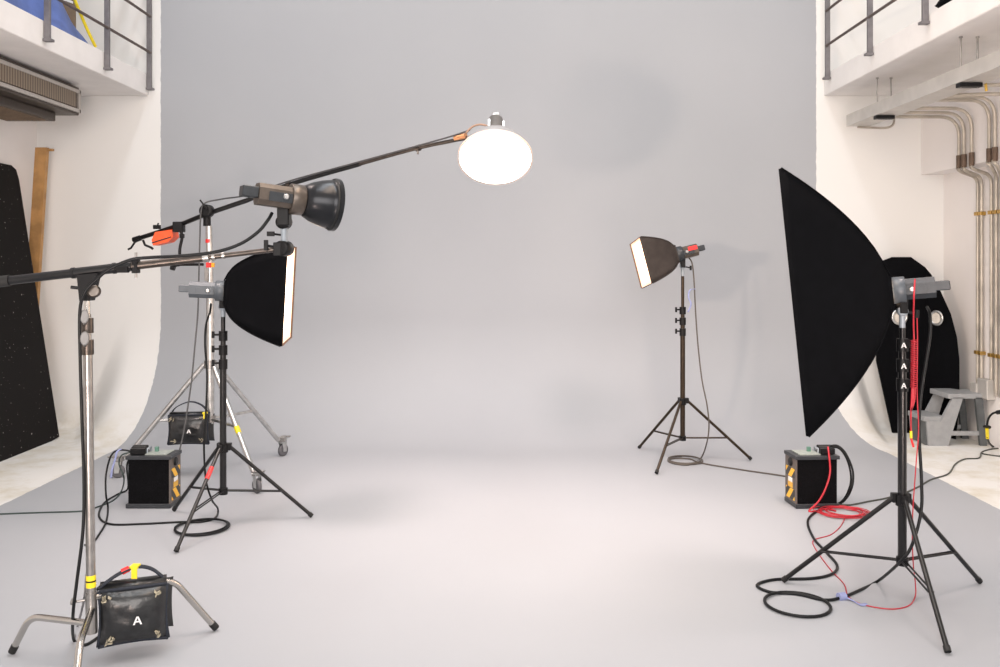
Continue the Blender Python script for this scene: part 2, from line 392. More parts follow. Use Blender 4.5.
for y, z, _, lab in cspec:
    t = thing('conduit_pipe', 'bent metal '+lab, 'conduit', (3.88, y, .05), 'electrical conduits running down the right wall')
    zc = 2.33
    xa, xb = 3.675, 3.875
    upper = bend((3.15, y, z), (xa, y, z), (xa, y, zc), .16, 8)
    MB().tube(upper, .014, 10).build('pipe', PIPE, t)
    MB().tube([(xa, y, zc+.02), (xa, y, zc-.085)], .021, 10).build('connector', RUST, t)
    yw = y-.03+(.06 if y > 7.2 else 0)
    yl = {7.32: 7.41, 7.24: 7.35, 7.12: 7.20, 6.86: 7.13, 6.78: 7.06}[y]
    lower = bend((xa, y, zc-.10), (xa+.02, y+.01, 2.215), (xb, yl, 2.19), .05, 4)[:-1]+bend((xa+.1, (y+yl)/2, 2.205), (xb, yl, 2.17), (xb, yl, .42), .06, 5)[1:]
    MB().tube(lower, .014, 10).build('pipe', PIPE, t)
    for zz in (1.88, .74):
        MB().box((xb+.002, yl, zz), (.045, .048, .03)).build('clamp', BRASS, t)
mb = MB(); mb.tube(bend((3.02, 7.75, 2.645), (3.35, 7.8, 2.64), (3.42, 7.95, 2.76), .12, 6), .010, 8)
solo('conduit_elbow', mb, PIPE, 'short curved conduit elbow under the end of the cable tray', 'conduit')
for k, y in enumerate((6.55, 6.35, 6.15)):
    mb = MB(); mb.tube([(3.10, y, 2.695+.03*k), (3.685, y-.10, 2.695+.03*k)], .014, 8)
    solo('cross_conduit', mb, PIPE, ['level conduit crossing from tray to wall, farthest of three', 'level conduit crossing from tray to wall, middle of three', 'level conduit crossing from tray to wall, nearest of three'][k], 'conduit', group='level conduits leaving the cable tray')
mb = MB(); mb.tube(bend((3.05, 6.0, 2.768), (3.17, 5.98, 2.772), (3.18, 5.97, 2.62), .06, 6), .009, 8)
solo('yellow_hose', mb, mat('ochre_hose', (.62, .40, .06), .5, vary=.1), 'short ochre hose bent over the edge of the cable tray', 'hose')
t = thing('socket_box', 'grey wall socket box behind the step stool', 'socket box', (3.86, 7.25, .36))
MB().box((3.865, 7.26, .46), (.07, .16, .16)).build('box', TRAY, t); MB().box((3.845, 7.38, .44), (.05, .10, .10)).build('side_box', TRAY, t)

# ------------------------------------------------------------------ folded black flat on the right
t = thing('folding_flat', 'tall folded black fabric flat with silver round spots, against the right corner', 'flat', (3.55, 7.8, 0))
A = lambda px, py, d: P(px, py, d)
def dflat(px): return 7.80 if px <= 925 else 7.80-(px-925)/34*.30
def fl(px, py):
    p = P(px, py, dflat(px)); p.z = max(p.z, .0); return p
left_ = [(880, 262), (893, 257), (893, 436), (877, 361)]
mid_ = [(893, 257), (911, 257), (925, 267), (925, 436), (893, 436)]
rgt_ = [(925, 267), (931, 274), (941, 292), (951, 314), (957, 337), (959.5, 360), (959.5, 405), (956, 445), (925, 440)]
for nm, poly in (('side_panel', left_), ('centre_panel', mid_), ('side_panel', rgt_)):
    MB().prism([fl(*p) for p in poly], (0, .025, 0)).build(nm, FAB, t)
for c in ((899.5, 317, 8.0), (936.7, 318, 7.6)):
    pd = (P(950, 300, dflat(950))-P(930, 300, dflat(930))) if c[0] > 925 else V((1, 0, 0)); pd.z = 0
    nn = V((pd.y, -pd.x, 0)).normalized(); M = axM(P(c[0], c[1], dflat(c[0]))+nn*.004, nn); r = c[2]/900*8.0
    o = MB().lathe([(0, r), (.006, r*.97), (.008, r*.72), (-.002, r*.68)], M, 28, False, False).build('silver_ring', SIL, t)
    MB().lathe([(0.0, r*.7), (.003, .001)], M, 28, False, False).build('ring_centre', mat('warm_white_sheet', (.62, .58, .52), .5, vary=.15), o)

# ------------------------------------------------------------------ step stool
STG = mat('grey_stool_plastic', (.30, .31, .32), .5, vary=.12, vscale=20, bump=.1, bscale=80)
STD = mat('dark_stool_side', (.10, .11, .115), .55, vary=.3, vscale=15)
t = thing('step_stool', 'scuffed grey plastic two-step stool by the right wall', 'step stool', (3.7, 7.3, 0))
yN, yF = 7.26, 7.58
MB().box((3.71, (yN+yF)/2, .40), (.30, yF-yN, .04)).build('top_step', STG, t)
MB().box((3.455, (yN+yF)/2, .215), (.17, yF-yN-.02, .04)).build('lower_step', STG, t)
for y in (yN, yF-.03):
    MB().prism([(3.60, y, .39), (3.68, y, .39), (3.56, y, 0), (3.40, y, 0), (3.385, y, .20), (3.50, y, .20)], (0, .03, 0)).build('side_panel', STG, t)
    MB().prism([(3.78, y, .39), (3.84, y, .39), (3.875, y, 0), (3.82, y, 0)], (0, .03, 0)).build('rear_leg', STD, t)
    MB().box((3.70, y+.015, .10), (.27, .02, .035)).build('brace', STG, t)
MB().box((3.395, (yN+yF)/2, .10), (.02, yF-yN-.04, .19)).build('riser', STD, t)
solo('wooden_block', MB().box((3.76, 7.74, .15), (.10, .10, .30)), mat('dark_brown_wood', (.10, .065, .04), .7, vary=.4, vscale=12), 'dark brown wooden post standing behind the step stool', 'block')

# ------------------------------------------------------------------ light stands
def light_stand(label, feet, z_hub, z_low, z_top, tops, mark=None, redtape=False, knobside=-1, shiny=BLK):
    f = [V((x, y, .012)) for x, y in feet]
    c = circ(feet)
    t = thing('light_stand', label, 'light stand', (c.x, c.y, 0))
    zs = [z_low-.02]+list(tops)+[z_top]; rad = [.0185, .0165, .0145, .012, .010]
    for i in range(len(zs)-1):
        MB().tube([(c.x, c.y, zs[i]), (c.x, c.y, zs[i+1]+.01)], rad[i], 14).build('pole_section', shiny, t)
    for i, z in enumerate(tops):
        k = MB().tube([(c.x, c.y, z-.035), (c.x, c.y, z+.02)], .024, 14).build('collar', BLKP, t)
        MB().tube([(c.x, c.y, z), (c.x+knobside*.045, c.y-.012, z)], .006, 8).box((c.x+knobside*.052, c.y-.014, z), (.014, .012, .038)).build('knob', BLKP, k)
    MB().tube([(c.x, c.y, z_hub-.03), (c.x, c.y, z_hub+.02)], .028, 16).build('hub', BLKP, t)
    MB().tube([(c.x, c.y, z_low-.02), (c.x, c.y, z_low+.015)], .025, 16).build('lower_hub', BLKP, t)
    for i, p in enumerate(f):
        dirv = V((p.x-c.x, p.y-c.y, 0)).normalized(); top = V((c.x, c.y, z_hub))+dirv*.035
        L = MB().tube([top, p], .0105, 10).build('leg', shiny, t)
        MB().tube([top+(p-top)*.965, p], .0135, 10).build('foot', RUB, L)
        h = MB().box(V((c.x, c.y, z_hub))+dirv*.03, (.03, .03, .04)).build('leg_joint', BLKP, L)
        mid = top.lerp(p, .635)
        sd = V((-dirv.y, dirv.x, 0))*.009
        B = MB()
        for s2 in (-1, 1): B.tube([V((c.x, c.y, z_low))+dirv*.022+sd*s2, mid+sd*s2], .0045, 6)
        B.build('brace', shiny, t)
        if redtape and i == 0:
            MB().tube([top.lerp(p, .20), top.lerp(p, .32)], .0125, 10).build('red_tape', RED, L)
    if mark:
        for z in mark:
            m2 = MB(); letterA(m2, V((c.x-.004, c.y-.0245, z)), V((1, .0, 0)), V((0, 0, 1)), .023); m2.build('letter_mark', WHT, t)
    return c
def circ(feet):
    (ax, ay), (bx, by), (cx, cy) = feet
    d = 2*(ax*(by-cy)+bx*(cy-ay)+cx*(ay-by))
    ux = ((ax*ax+ay*ay)*(by-cy)+(bx*bx+by*by)*(cy-ay)+(cx*cx+cy*cy)*(ay-by))/d
    uy = ((ax*ax+ay*ay)*(cx-bx)+(bx*bx+by*by)*(ax-cx)+(cx*cx+cy*cy)*(bx-ax))/d
    return V(((ux+(ax+bx+cx)/3)/2, (uy+(ay+by+cy)/3)/2, 0))
def fxy(px, py): q = F(px, py); return (q.x, q.y)
cR = light_stand('black tripod stand marked with white letters, carrying the largest softbox', [fxy(783, 583), fxy(980, 584), fxy(948, 655)], .46, .19, 1.22, (.963, 1.048, 1.137), mark=(1.13, 1.04, .955), knobside=.35)
cM = light_stand('black tripod stand with a red taped leg, carrying the left softbox', [fxy(176, 553.5), fxy(312, 518), fxy(174, 511.5)], .447, .20, 1.20, (.92, 1.0, 1.08), redtape=True)
BRN = mat('bronze_black_metal', (.045, .030, .018), .3, .6, vary=.3, vscale=40)
cB = light_stand('black and bronze tripod stand holding the smallest softbox near the back wall', [fxy(639, 449), fxy(656.4, 474.7), fxy(751, 460.7)], .451, .173, 1.40, (.97, 1.05, 1.13), shiny=BRN)

# ------------------------------------------------------------------ flash heads
def head_body(t, M, bodym, frontm, plugm, L=.185, rb=.048, up=1.0, red=None):
    # local: +X forward, origin at the front ring
    B = MB(); B.lathe([(-.052, .056), (-.05, .058), (-.004, .058), (0, .054)], None, 28); B.build('front_ring', frontm, t, world=False)
    B = MB(); oc = [(-rb, -rb*.45), (-rb*.6, -rb*.9), (rb*.6, -rb*.9), (rb, -rb*.45), (rb, rb*.55), (rb*.6, rb*.95), (-rb*.6, rb*.95), (-rb, rb*.55)]
    B.prism([(-L, y, z) for y, z in oc], (L-.05, 0, 0)); b = B.build('lamp_housing', bodym, t, world=False)
    MB().box((-L-.028, 0, .005), (.06, .058, .040)).build('plug', plugm, b, world=False)
    for s2 in (-1, 1):
        MB().box((-L*.55, s2*(rb+.002), -.004), (L*.5, .006, .035)).build('side_panel', plugm, b, world=False)
        K = axM((-L*.45, s2*(rb+.004), 0), (0, s2, 0)); MB().lathe([(0, .011), (.01, .011), (.013, .007)], K, 14).build('side_knob', SIL, b, world=False)
    if red: MB().box((-L*.75, -rb-.004, .018), (L*.42, .004, .03)).box((-L*.75, rb+.004, .018), (L*.42, .004, .03)).build('red_sticker', RED, b, world=False)
    return b
def mount(t, top_w, bot_w):       # bracket from the lamp down to the pole top (world points)
    top, bot = V(top_w), V(bot_w)
    k = bot+V((0, 0, (top.z-bot.z)*.48))
    MB().box((top+k)/2, (.034, .045, abs(top.z-k.z)+.02)).build('bracket', BLKP, t)
    j = MB().lathe([(-.018, .014), (-.016, .022), (.016, .022), (.018, .014)], axM(k, (0.15, 1, 0)), 20).build('tilt_joint', GREYL, t)
    MB().tube([k, bot-V((0, 0, .02))], .013, 12).build('spigot', GREYL, t)
    MB().tube([k+V((0, .0, 0)), k+V((.05, -.02, -.01))], .005, 8).box(k+V((.055, -.022, -.012)), (.015, .012, .035)).build('tilt_knob', BLKP, t)
def softbox(t, L, w, h, p=.54, fab=FAB, lipm=LIP):
    N, K = 18, 8; vs = []; per = 4*K
    def ring(u, lip=0):
        tt = u
        s = (1-tt)**p if tt < 1 else 0
        s2 = max(s, .062/(h/2)) ; s1 = max(s, .062/(w/2)); out = []
        for side in range(4):
            for k in range(K):
                q = k/K*2-1; inw = 1-.055*(1-q*q)*min(1, 4*tt*(1-tt)+.05)
                y, z = [(q, inw), (inw, -q), (-q, -inw), (-inw, q)][side]
                if side in (0, 2): y, z = q if side == 0 else -q, (inw if side == 0 else -inw)
                out.append((y*s1*w/2, z*s2*h/2))
        return out
    us = [0, .06]+[(i/N)**1.0 for i in range(2, N)]+[.985, 1.0]
    rings = [(L*(1-u), ring(u)) for u in us]
    rings = [(L+.010, [(y*.995, z*.995) for y, z in ring(0)])]+rings
    for x, rg in rings: vs += [(x, y, z) for y, z in rg]
    fs = [(i*per+k, i*per+(k+1) % per, (i+1)*per+(k+1) % per, (i+1)*per+k) for i in range(len(rings)-1) for k in range(per)]
    mb = MB(); mb.add(vs, fs, True)
    sh = mb.build('softbox_shell', fab, t, world=False, label='black fabric softbox shell')
    # lip
    o = MB(); a = [(L+.012, y*.998, z*.998) for y, z in ring(0)]; b = [(L-.004, y*.965, z*.965) for y, z in ring(0)]
    o.add(a+b, [(k, (k+1) % per, per+(k+1) % per, per+k) for k in range(per)]); o.build('lip', lipm, sh, world=False)
    d = MB(); d.add([(L+.002, y*.985, z*.985) for y, z in ring(0)], [tuple(range(per))]); d.build('diffuser', DIFF, t, world=False, label='glowing white diffuser')
    # rods
    for sy in (-1, 1):
        for sz in (-1, 1):
            pts = []
            for i in range(14):
                u = i/13; s = (1-u)**p if u < 1 else 0
                pts.append((L*(1-u)+.0, sy*max(s*w/2, .062)*1.0, sz*max(s*h/2, .062)*1.0))
            MB().tube(pts, .0035, 6).build('seam', fab, sh, world=False)

def axis(phi, pitch, sx=1):
    a, p = math.radians(phi), math.radians(pitch); return V((sx*math.cos(a)*math.cos(p), math.sin(a)*math.cos(p), -math.sin(p)))
# right, large
aR = axis(21, 5.6, -1); pR = P(893, 291, cR.y-.0); pR = V((cR.x, cR.y, 0))+aR*.040+V((0, 0, 1.37))
t = thing('softbox_light', 'largest black softbox, seen side-on at right on the lettered stand', 'studio light', axM(pR, aR))
head_body(t, None, GREYD, GREYB, GREYD, L=.17); softbox(t, .385, .80, 1.11, .56, FAB, FAB)
mount(t, V((cR.x, cR.y, 1.335)), (cR.x, cR.y, 1.225))
# left, middle
aM = axis(8.3, 3); pM = V((cM.x, cM.y, 1.325))+aM*.012
t = thing('softbox_light', 'black softbox glowing toward the right, on the left tripod stand', 'studio light', axM(pM, aM))
head_body(t, None, GREYB, GREYB, GREYB, L=.19); softbox(t, .345, .55, .545, .37)
mount(t, V((cM.x, cM.y, 1.28)), (cM.x, cM.y, 1.20))
# back right, small
aB = axis(-5, 13, -1); pB = V((cB.x, cB.y, 1.55))+aB*.055
t = thing('softbox_light', 'smallest black softbox, glowing toward the left near the back wall', 'studio light', axM(pB, aB, (0, .13, 1)))
head_body(t, None, BRZ, GREYD, GREYD, L=.165, red=True); softbox(t, .265, .37, .35, .35, FABB)
mount(t, V((cB.x, cB.y, 1.51)), (cB.x, cB.y, 1.40))

# front boom and reflector head
cx0, cy0 = -1.535, 3.33
BP = lambda px, py, d=3.33: P(px, py, d)
t = thing('boom_arm', 'long black and silver boom arm held by the chrome stand at front left', 'boom arm', BP(84, 274))
ln = lambda x: BP(x, 281.6-.1165*x, 3.33+max(0, (x-90))*.0004)
MB().tube([ln(-150), ln(76)], .0165, 14).build('outer_tube', BLK, t)
MB().tube([ln(-40), ln(10)], .021, 14).build('rubber_grip', RUB, t)
MB().tube([ln(74), ln(132)], .0185, 14).build('centre_sleeve', BLK, t)
MB().tube([ln(130), ln(207)], .0150, 14).build('middle_tube', DSTEEL, t)
MB().tube([ln(205), ln(284)], .0100, 14).build('inner_tube', DSTEEL, t)
MB().tube([ln(72), ln(75)], .021, 14).build('sleeve_ring', BLK, t); MB().tube([ln(113), ln(116)], .021, 14).build('sleeve_ring', BLK, t)
c = MB(); c.tube([ln(203), ln(209)], .0175, 14).tube([ln(212), ln(215)], .0145, 14).tube([ln(222), ln(225)], .013, 14); c.build('lock_collar', STEEL, t)
c = MB().box(ln(136), (.022, .03, .055)).box(ln(124)+V((0, -.012, -.008)), (.045, .02, .025)); c.build('cable_clamp', BLKP, t)
MB().tube([ln(136)+V((0, 0, -.045)), ln(136)+V((0, 0, .05))], .005, 8).build('clamp_screw', STEEL, t)
MB().lathe([(-.03, .022), (-.028, .029), (.028, .029), (.03, .022)], axM(ln(284), (.2, 1, 0)), 20).box(ln(279)+V((0, -.02, 0)), (.03, .02, .05)).build('end_grip', BLKP, t)
MB().tube([ln(284), ln(284)+V((-.055, -.03, .01))], .005, 8).box(ln(284)+V((-.06, -.03, .012)), (.015, .012, .04)).build('grip_knob', BLKP, t)

t = thing('c_stand', 'chrome stand with bent turtle legs at front left, holding the long boom', 'stand', (cx0, cy0, 0))
tipX = BP(87, 300).x
def pz(z): return V((cx0+(tipX-cx0)*(z/1.35), cy0, z))
MB().tube([pz(.12), pz(1.19)], .0165, 16).build('pole', STEEL, t)
MB().tube([pz(1.17), pz(1.30)], .0135, 14).build('pole_section', STEEL, t)
MB().tube([pz(1.29), pz(1.36)], .0105, 14).build('pole_section', CHR, t)
for z in (1.185, 1.265):
    k = MB().tube([pz(z-.035), pz(z+.02)], .0215, 16).build('collar', DSTEEL, t)
    MB().tube([pz(z)+V((0, -.02, .0)), pz(z)+V((.01, -.045, .015))], .006, 8).build('knob_stem', STEEL, k)
    Mk = axM(pz(z)+V((.008, -.04, .028)), (.35, -1, .1)); MB().lathe([(-.006, .016), (-.004, .020), (.004, .020), (.006, .016)], Mk @ Matrix.Diagonal((1, .75, 1.3, 1)), 18).build('knob', mat('grey_knob', (.18, .18, .18), .5, vary=.1), k)
# pivot bracket
br = MB(); q = pz(1.38)
br.prism([q+V((-.028, -.022, .065)), q+V((.045, -.022, .072)), q+V((.02, -.022, -.03)), q+V((-.018, -.022, -.03))], (0, .044, 0)); br.build('pivot_bracket', BLKP, t)
MB().lathe([(-.012, .018), (-.01, .024), (.01, .024), (.012, .018)], axM(q+V((.035, -.02, .005)), (.3, -1, .1)), 18).build('tilt_joint', DSTEEL, t)
MB().tube([q+V((-.02, 0, .015)), q+V((-.055, -.01, .02))], .006, 8).build('lever', BLKP, t)
MB().tube([pz(.29), pz(.335)], .0172, 16).build('yellow_tape', YEL, t)
MB().tube([pz(.31), pz(.316)], .0174, 16).build('tape_mark', BLKP, t)
MB().tube([pz(.12), pz(.27)], .0205, 16).build('hub', STEEL, t)
MB().tube([pz(.245), pz(.245)+V((-.05, -.01, -.005))], .005, 8).lathe([(0, .012), (.012, .012)], axM(pz(.245)+V((-.055, -.011, -.005)), (-1, 0, 0)), 12).build('lock_screw', STEEL, t)
q = F(12, 655); r_ = F(216, 631); 
for a_, foot, zz, sf in ((0, V((r_.x, r_.y, .012)), .25, .63), (1, V((q.x, q.y, .012)), .155, .77), (2, V((-1.385, 2.86, .012)), .21, .62)):
    cc = V((cx0, cy0, zz)); b0 = V((cx0+(foot.x-cx0)*sf, cy0+(foot.y-cy0)*sf, zz))
    Lg = MB().tube(bend(cc, b0, foot, .05, 6), .0125, 12).build('leg', CHR, t)
    dv = (foot-b0).normalized(); MB().tube([foot-dv*.03, foot], .0145, 12).build('foot', RUB, Lg)

aF = axis(30, 6); pF = BP(303, 200.5, 3.40)
t = thing('reflector_light', 'studio flash head with a dark bowl reflector on the front boom', 'studio light', axM(pF, aF))
head_body(t, None, BRZ, BRZ, GREYD, L=.175, rb=.043)
REFL = mat('gunmetal_reflector', (.018, .019, .022), .28, .6, vary=.1)
inner = mat('silver_lining', (.8, .8, .78), .3, .6, vary=.05)
prof = [(0, .052), (.004, .060), (.03, .074), (.06, .085), (.09, .092), (.115, .0955)]
sh = MB().lathe(prof+[(.115, .100), (.128, .100), (.130, .097), (.128, .093), (.115, .091), (.06, .079), (.03, .066), (.0, .045)], None, 40, False, True).build('reflector_bowl', REFL, t, world=False)
MB().lathe([(.1145, .1015), (.130, .1015)], None, 40, False, False).build('rim_band', REFL, sh, world=False)
MB().lathe([(.106, .0965), (.113, .0975)], None, 40, False, False).build('rim_groove', RUB, sh, world=False)
mt = ln(284)
k = mt+V((.0, .0, .10))
Mh = axM(pF, aF)
under = Mh @ V((-.065, 0, -.045))
MB().box((under+k)/2+V((0, 0, .0)), (.045, .05, (under.z-k.z)+.03)).build('bracket', BLKP, t)
MB().lathe([(-.022, .016), (-.02, .026), (.02, .026), (.022, .016)], axM(k, (.15, 1, 0)), 20).build('tilt_joint', BLKP, t)
MB().tube([k, mt+V((0, 0, .02))], .013, 12).build('spigot', GREYL, t)
MB().tube([k+V((0, 0, -.05)), k+V((-.04, -.02, -.045))], .004, 8).box(k+V((-.045, -.02, -.045)), (.028, .01, .018)).build('lock_screw', BLKP, t)

# ------------------------------------------------------------------ caster stand, boom, dish
cs = V((-2.07, 6.28, 0))
t = thing('rolling_stand', 'tall silver rolling stand on casters, behind the left softbox', 'stand', cs)
MB().tube([cs+V((0, 0, .36)), cs+V((0, 0, 1.30))], .027, 18).build('pole', SIL, t)
MB().tube([cs+V((0, 0, 1.28)), cs+V((-.01, 0, 1.74))], .022, 18).build('pole_section', SIL, t)
MB().tube([cs+V((0, 0, .745)), cs+V((0, 0, .80))], .042, 18).build('upper_hub', STEEL, t)
MB().tube([cs+V((0, 0, .37)), cs+V((0, 0, .415))], .038, 18).build('lower_hub', STEEL, t)
MB().tube([cs+V((0, 0, 1.27)), cs+V((0, 0, 1.33))], .033, 18).build('collar', STEEL, t)
MB().tube([cs+V((-.01, -.0, 1.62)), cs+V((-.01, 0, 1.645))], .0232, 18).build('red_tape', RED, t)
kb = MB().box(cs+V((-.0, -.035, 1.465)), (.03, .03, .035)).build('lock_button', RED, t)
MB().box(cs+V((.03, -.035, 1.465)), (.02, .02, .03)).build('lock_button', mat('amber_plastic', (.8, .35, .02), .4, vary=.1), t)
MB().box(cs+V((-.02, -.03, 1.40)), (.02, .02, .09)).build('lever', STEEL, t)
for i, (fx, fy, mt_, tape) in enumerate(((F(283, 456).x, F(283, 456).y, SIL, 0), (F(257, 493).x, F(257, 493).y, SIL, 1), (-2.68, 6.20, SIL, 0))):
    foot = V((fx, fy, 0)); dv = (foot-cs); dv.z = 0; dl = dv.normalized()
    top = cs+dl*.04+V((0, 0, .775)); end = foot+V((0, 0, .13))-dl*.05
    Lg = MB().tube([top, end], .017, 12).build('leg', mt_, t)
    if tape:
        MB().tube([top.lerp(end, .60), top.lerp(end, .66)], .0185, 12).build('yellow_tape', YEL, Lg)
    MB().tube([cs+dl*.03+V((0, 0, .392)), top.lerp(end, .60)], .011, 10).build('brace', SIL, t)
    ca = MB().box(end+V((0, 0, .0))+dl*.04, (.05, .05, .035)).build('caster', STEEL, Lg)
    sd = V((-dl.y, dl.x, 0))
    fk = MB()
    for s2 in (-1, 1):
        cc = foot+dl*.0+V((0, 0, .08))+sd*s2*.019
        fk.prism([cc-dl*.03+V((0, 0, .05)), cc+dl*.02+V((0, 0, .05)), cc+dl*.02-V((0, 0, .045)), cc-dl*.01-V((0, 0, .045))], sd*.003)
    fk.box(foot+V((0, 0, .128)), (.055, .055, .008)); fk.build('fork', SIL, ca)
    MB().lathe([(-.013, .035), (-.012, .043), (-.008, .046), (.008, .046), (.012, .043), (.013, .035)], axM(foot+V((0, 0, .046)), sd), 24).build('wheel', mat('grey_rubber', (.10, .10, .11), .6, vary=.1), ca)
    MB().box(foot+V((0, 0, .145))+dl*.03, (.07, .03, .01)).build('brake_lever', STEEL, ca)

bo = [P(140, 238, 6.64), P(175, 226.5, 6.48), P(207, 214, 6.28), P(248, 200, 6.12), P(289, 184.5, 5.98), P(360, 164, 5.73), P(420, 147.5, 5.53)]
endp = V((-.13, 5.33, 2.243)); bo.append(endp)
t = thing('boom_arm', 'upper boom arm crossing the backdrop, holding the glowing round dish', 'boom arm', bo[2])
MB().tube(smooth(bo[:4]), .017, 12).build('outer_tube', BLK, t)
MB().tube(smooth(bo[3:6]), .0155, 12).build('middle_tube', BLK, t)
MB().tube(smooth(bo[5:]), .012, 12).build('inner_tube', DSTEEL, t)
MB().lathe([(-.03, .03), (-.028, .045), (.028, .045), (.03, .03)], axM(P(207, 211, 6.24), (.1, 1, 0)), 22).build('pivot_joint', BLKP, t)
MB().tube([P(207, 216, 6.27), P(207, 226, 6.27)], .026, 14).build('pivot_socket', BLKP, t)
MB().tube([P(207, 209, 6.2), P(200, 200, 6.2)], .006, 8).build('pivot_lever', BLKP, t)
for x_, y_, d_ in ((289, 184.5, 5.98), (418, 148, 5.54)):
    p_ = P(x_, y_, d_); MB().tube([p_-V((.012, -.006, .003)), p_+V((.012, -.006, .003))], .021, 12).box(p_+V((0, -.005, -.025)), (.012, .012, .03)).build('collar', DSTEEL, t)
MB().tube([P(455, 138.5, 5.42), P(466, 135.8, 5.38)], .018, 12).build('brass_joint', mat('copper_brass', (.65, .32, .16), .35, .7, vary=.2), t)
hd = MB(); e = bo[0]
hd.tube([e, P(134, 240, 6.66)], .022, 12).build('end_cap', BLKP, t)
cr = MB(); cr.tube([P(141, 239, 6.6), P(135, 242, 6.6), P(131, 248, 6.6), P(128, 249.5, 6.6)], .008, 8); cr.tube([P(143, 240, 6.58), P(145, 245, 6.58), P(151, 247.5, 6.58), P(153, 249, 6.58)], .009, 8); cr.build('crank_handle', BLKP, t)
MB().tube([P(156, 229, 6.53), P(158.5, 223, 6.53)], .006, 8).box(P(157, 227, 6.53), (.05, .03, .03)).build('clamp_lever', BLKP, t)
MB().box(P(179, 227, 6.44), (.075, .06, .075)).build('clamp', BLKP, t)
d6 = 6.5
t = thing('counterweight', 'orange counterweight hanging from the tail of the upper boom', 'counterweight', P(162, 246, d6))
MB().prism([P(155, 232, d6-.06), P(172, 229.5, d6-.06), P(173, 237, d6-.06), P(168, 242, d6-.06), P(153, 245.5, d6-.06), P(151.5, 240, d6-.06)], (0, .12, 0)).build('weight', ORG, t)
MB().prism([P(152, 242.2, d6-.064), P(171, 236.4, d6-.064), P(171, 237.4, d6-.064), P(152, 243.4, d6-.064)], (0, .128, 0)).build('seam_line', RUB, t)
mb = MB(); mb.tube(smooth([P(181, 231, 6.4), P(182, 238, 6.4), P(180, 248, 6.4), P(179.5, 259, 6.38), P(178, 266, 6.36)]), .011, 8).box(P(182, 236, 6.4), (.03, .025, .03))
mb.tube([P(171, 267, 6.34), P(180, 264.5, 6.3), P(203, 264.5, 6.24)], .010, 8).tube([P(171, 267, 6.34), P(175, 268, 6.34)], .02, 8)
solo('support_arm', mb, BLKP, 'thin jointed black arm hanging from the upper boom beside the silver pole', 'arm')

dc = V((-.068, 5.2, H+102/900*5.2)); dn = V((0, -math.cos(math.radians(50)), -math.sin(math.radians(50))))
Md = axM(dc, dn)
t = thing('beauty_dish_light', 'glowing round dish light with a silver back at the end of the upper boom', 'studio light', Md)
SILD = mat('silver_dish', (.70, .70, .70), .25, .85, vary=.08)
R0 = .216
sh = MB().lathe([(-.155, .05), (-.150, .09), (-.130, .13), (-.095, .168), (-.05, .196), (-.01, R0-.004), (.004, R0), (.008, R0-.002), (.004, R0-.008)], None, 56, False, False).build('dish', SILD, t, world=False)
MB().lathe([(.0, R0-.006), (.010, R0*.7), (.014, .001)], None, 56, False, False).build('diffuser', DISHF, t, world=False, label='glowing round diffuser')
MB().lathe([(-.002, R0+.001), (.006, R0+.001)], None, 56, False, False).build('rim', mat('lit_peach_rim', (.8, .55, .4), .5, vary=.05, emit=(1, .6, .4), estr=.4), sh, world=False)  # warm light of the dish painted on its rim by colour and emission
hz = MB(); hz.lathe([(-.335, .036), (-.33, .044), (-.16, .044), (-.145, .06)], None, 28); h_ = hz.build('lamp_housing', STEEL, t, world=False)
MB().box((-.35, .0, 0), (.05, .042, .045)).build('plug', STEEL, h_, world=False)
for k in range(3):
    a = math.radians(120*k+20); MB().box((-.22, .05*math.cos(a), .05*math.sin(a)), (.15, .014, .014)).build('cooling_fin', SIL, h_, world=False)
MB().box(endp+V((.02, .0, .0)), (.08, .05, .05)).build('yoke', SIL, t)
MB().tube(smooth([P(466, 133, 5.35), P(472, 127, 5.36), P(480, 124.5, 5.36), P(488, 126, 5.36)]), .006, 8).build('power_lead', mat('brown_lead', (.25, .16, .11), .5, vary=.1), t)

# ------------------------------------------------------------------ power packs
STRP = bpy.data.materials.new('hazard_stripes'); STRP.use_nodes = True
_n = STRP.node_tree; _b = _n.nodes['Principled BSDF']; _g = _n.nodes.new('ShaderNodeTexCoord'); _sx = _n.nodes.new('ShaderNodeSeparateXYZ')
_n.links.new(_g.outputs['Object'], _sx.inputs[0]); _m = _n.nodes.new('ShaderNodeMath'); _m.operation = 'ADD'; _n.links.new(_sx.outputs['Y'], _m.inputs[0]); _n.links.new(_sx.outputs['Z'], _m.inputs[1])
_m2 = _n.nodes.new('ShaderNodeMath'); _m2.operation = 'MULTIPLY'; _n.links.new(_m.outputs[0], _m2.inputs[0]); _m2.inputs[1].default_value = 9.5
_m3 = _n.nodes.new('ShaderNodeMath'); _m3.operation = 'FRACT'; _n.links.new(_m2.outputs[0], _m3.inputs[0])
_m4 = _n.nodes.new('ShaderNodeMath'); _m4.operation = 'GREATER_THAN'; _n.links.new(_m3.outputs[0], _m4.inputs[0]); _m4.inputs[1].default_value = .5
_x = _n.nodes.new('ShaderNodeMixRGB'); _x.inputs[1].default_value = (.03, .03, .03, 1); _x.inputs[2].default_value = (.85, .48, .04, 1); _n.links.new(_m4.outputs[0], _x.inputs['Fac']); _n.links.new(_x.outputs[0], _b.inputs['Base Color'])
CASE = mat('pebbled_black_case', (.004, .004, .005), .75, vary=.4, vscale=90, bump=.5, bscale=160, spec=.08)
TRIM = mat('grey_case_trim', (.04, .044, .05), .4, .3, vary=.15)
PANEL = mat('grey_brown_panel', (.12, .10, .09), .5, vary=.15)
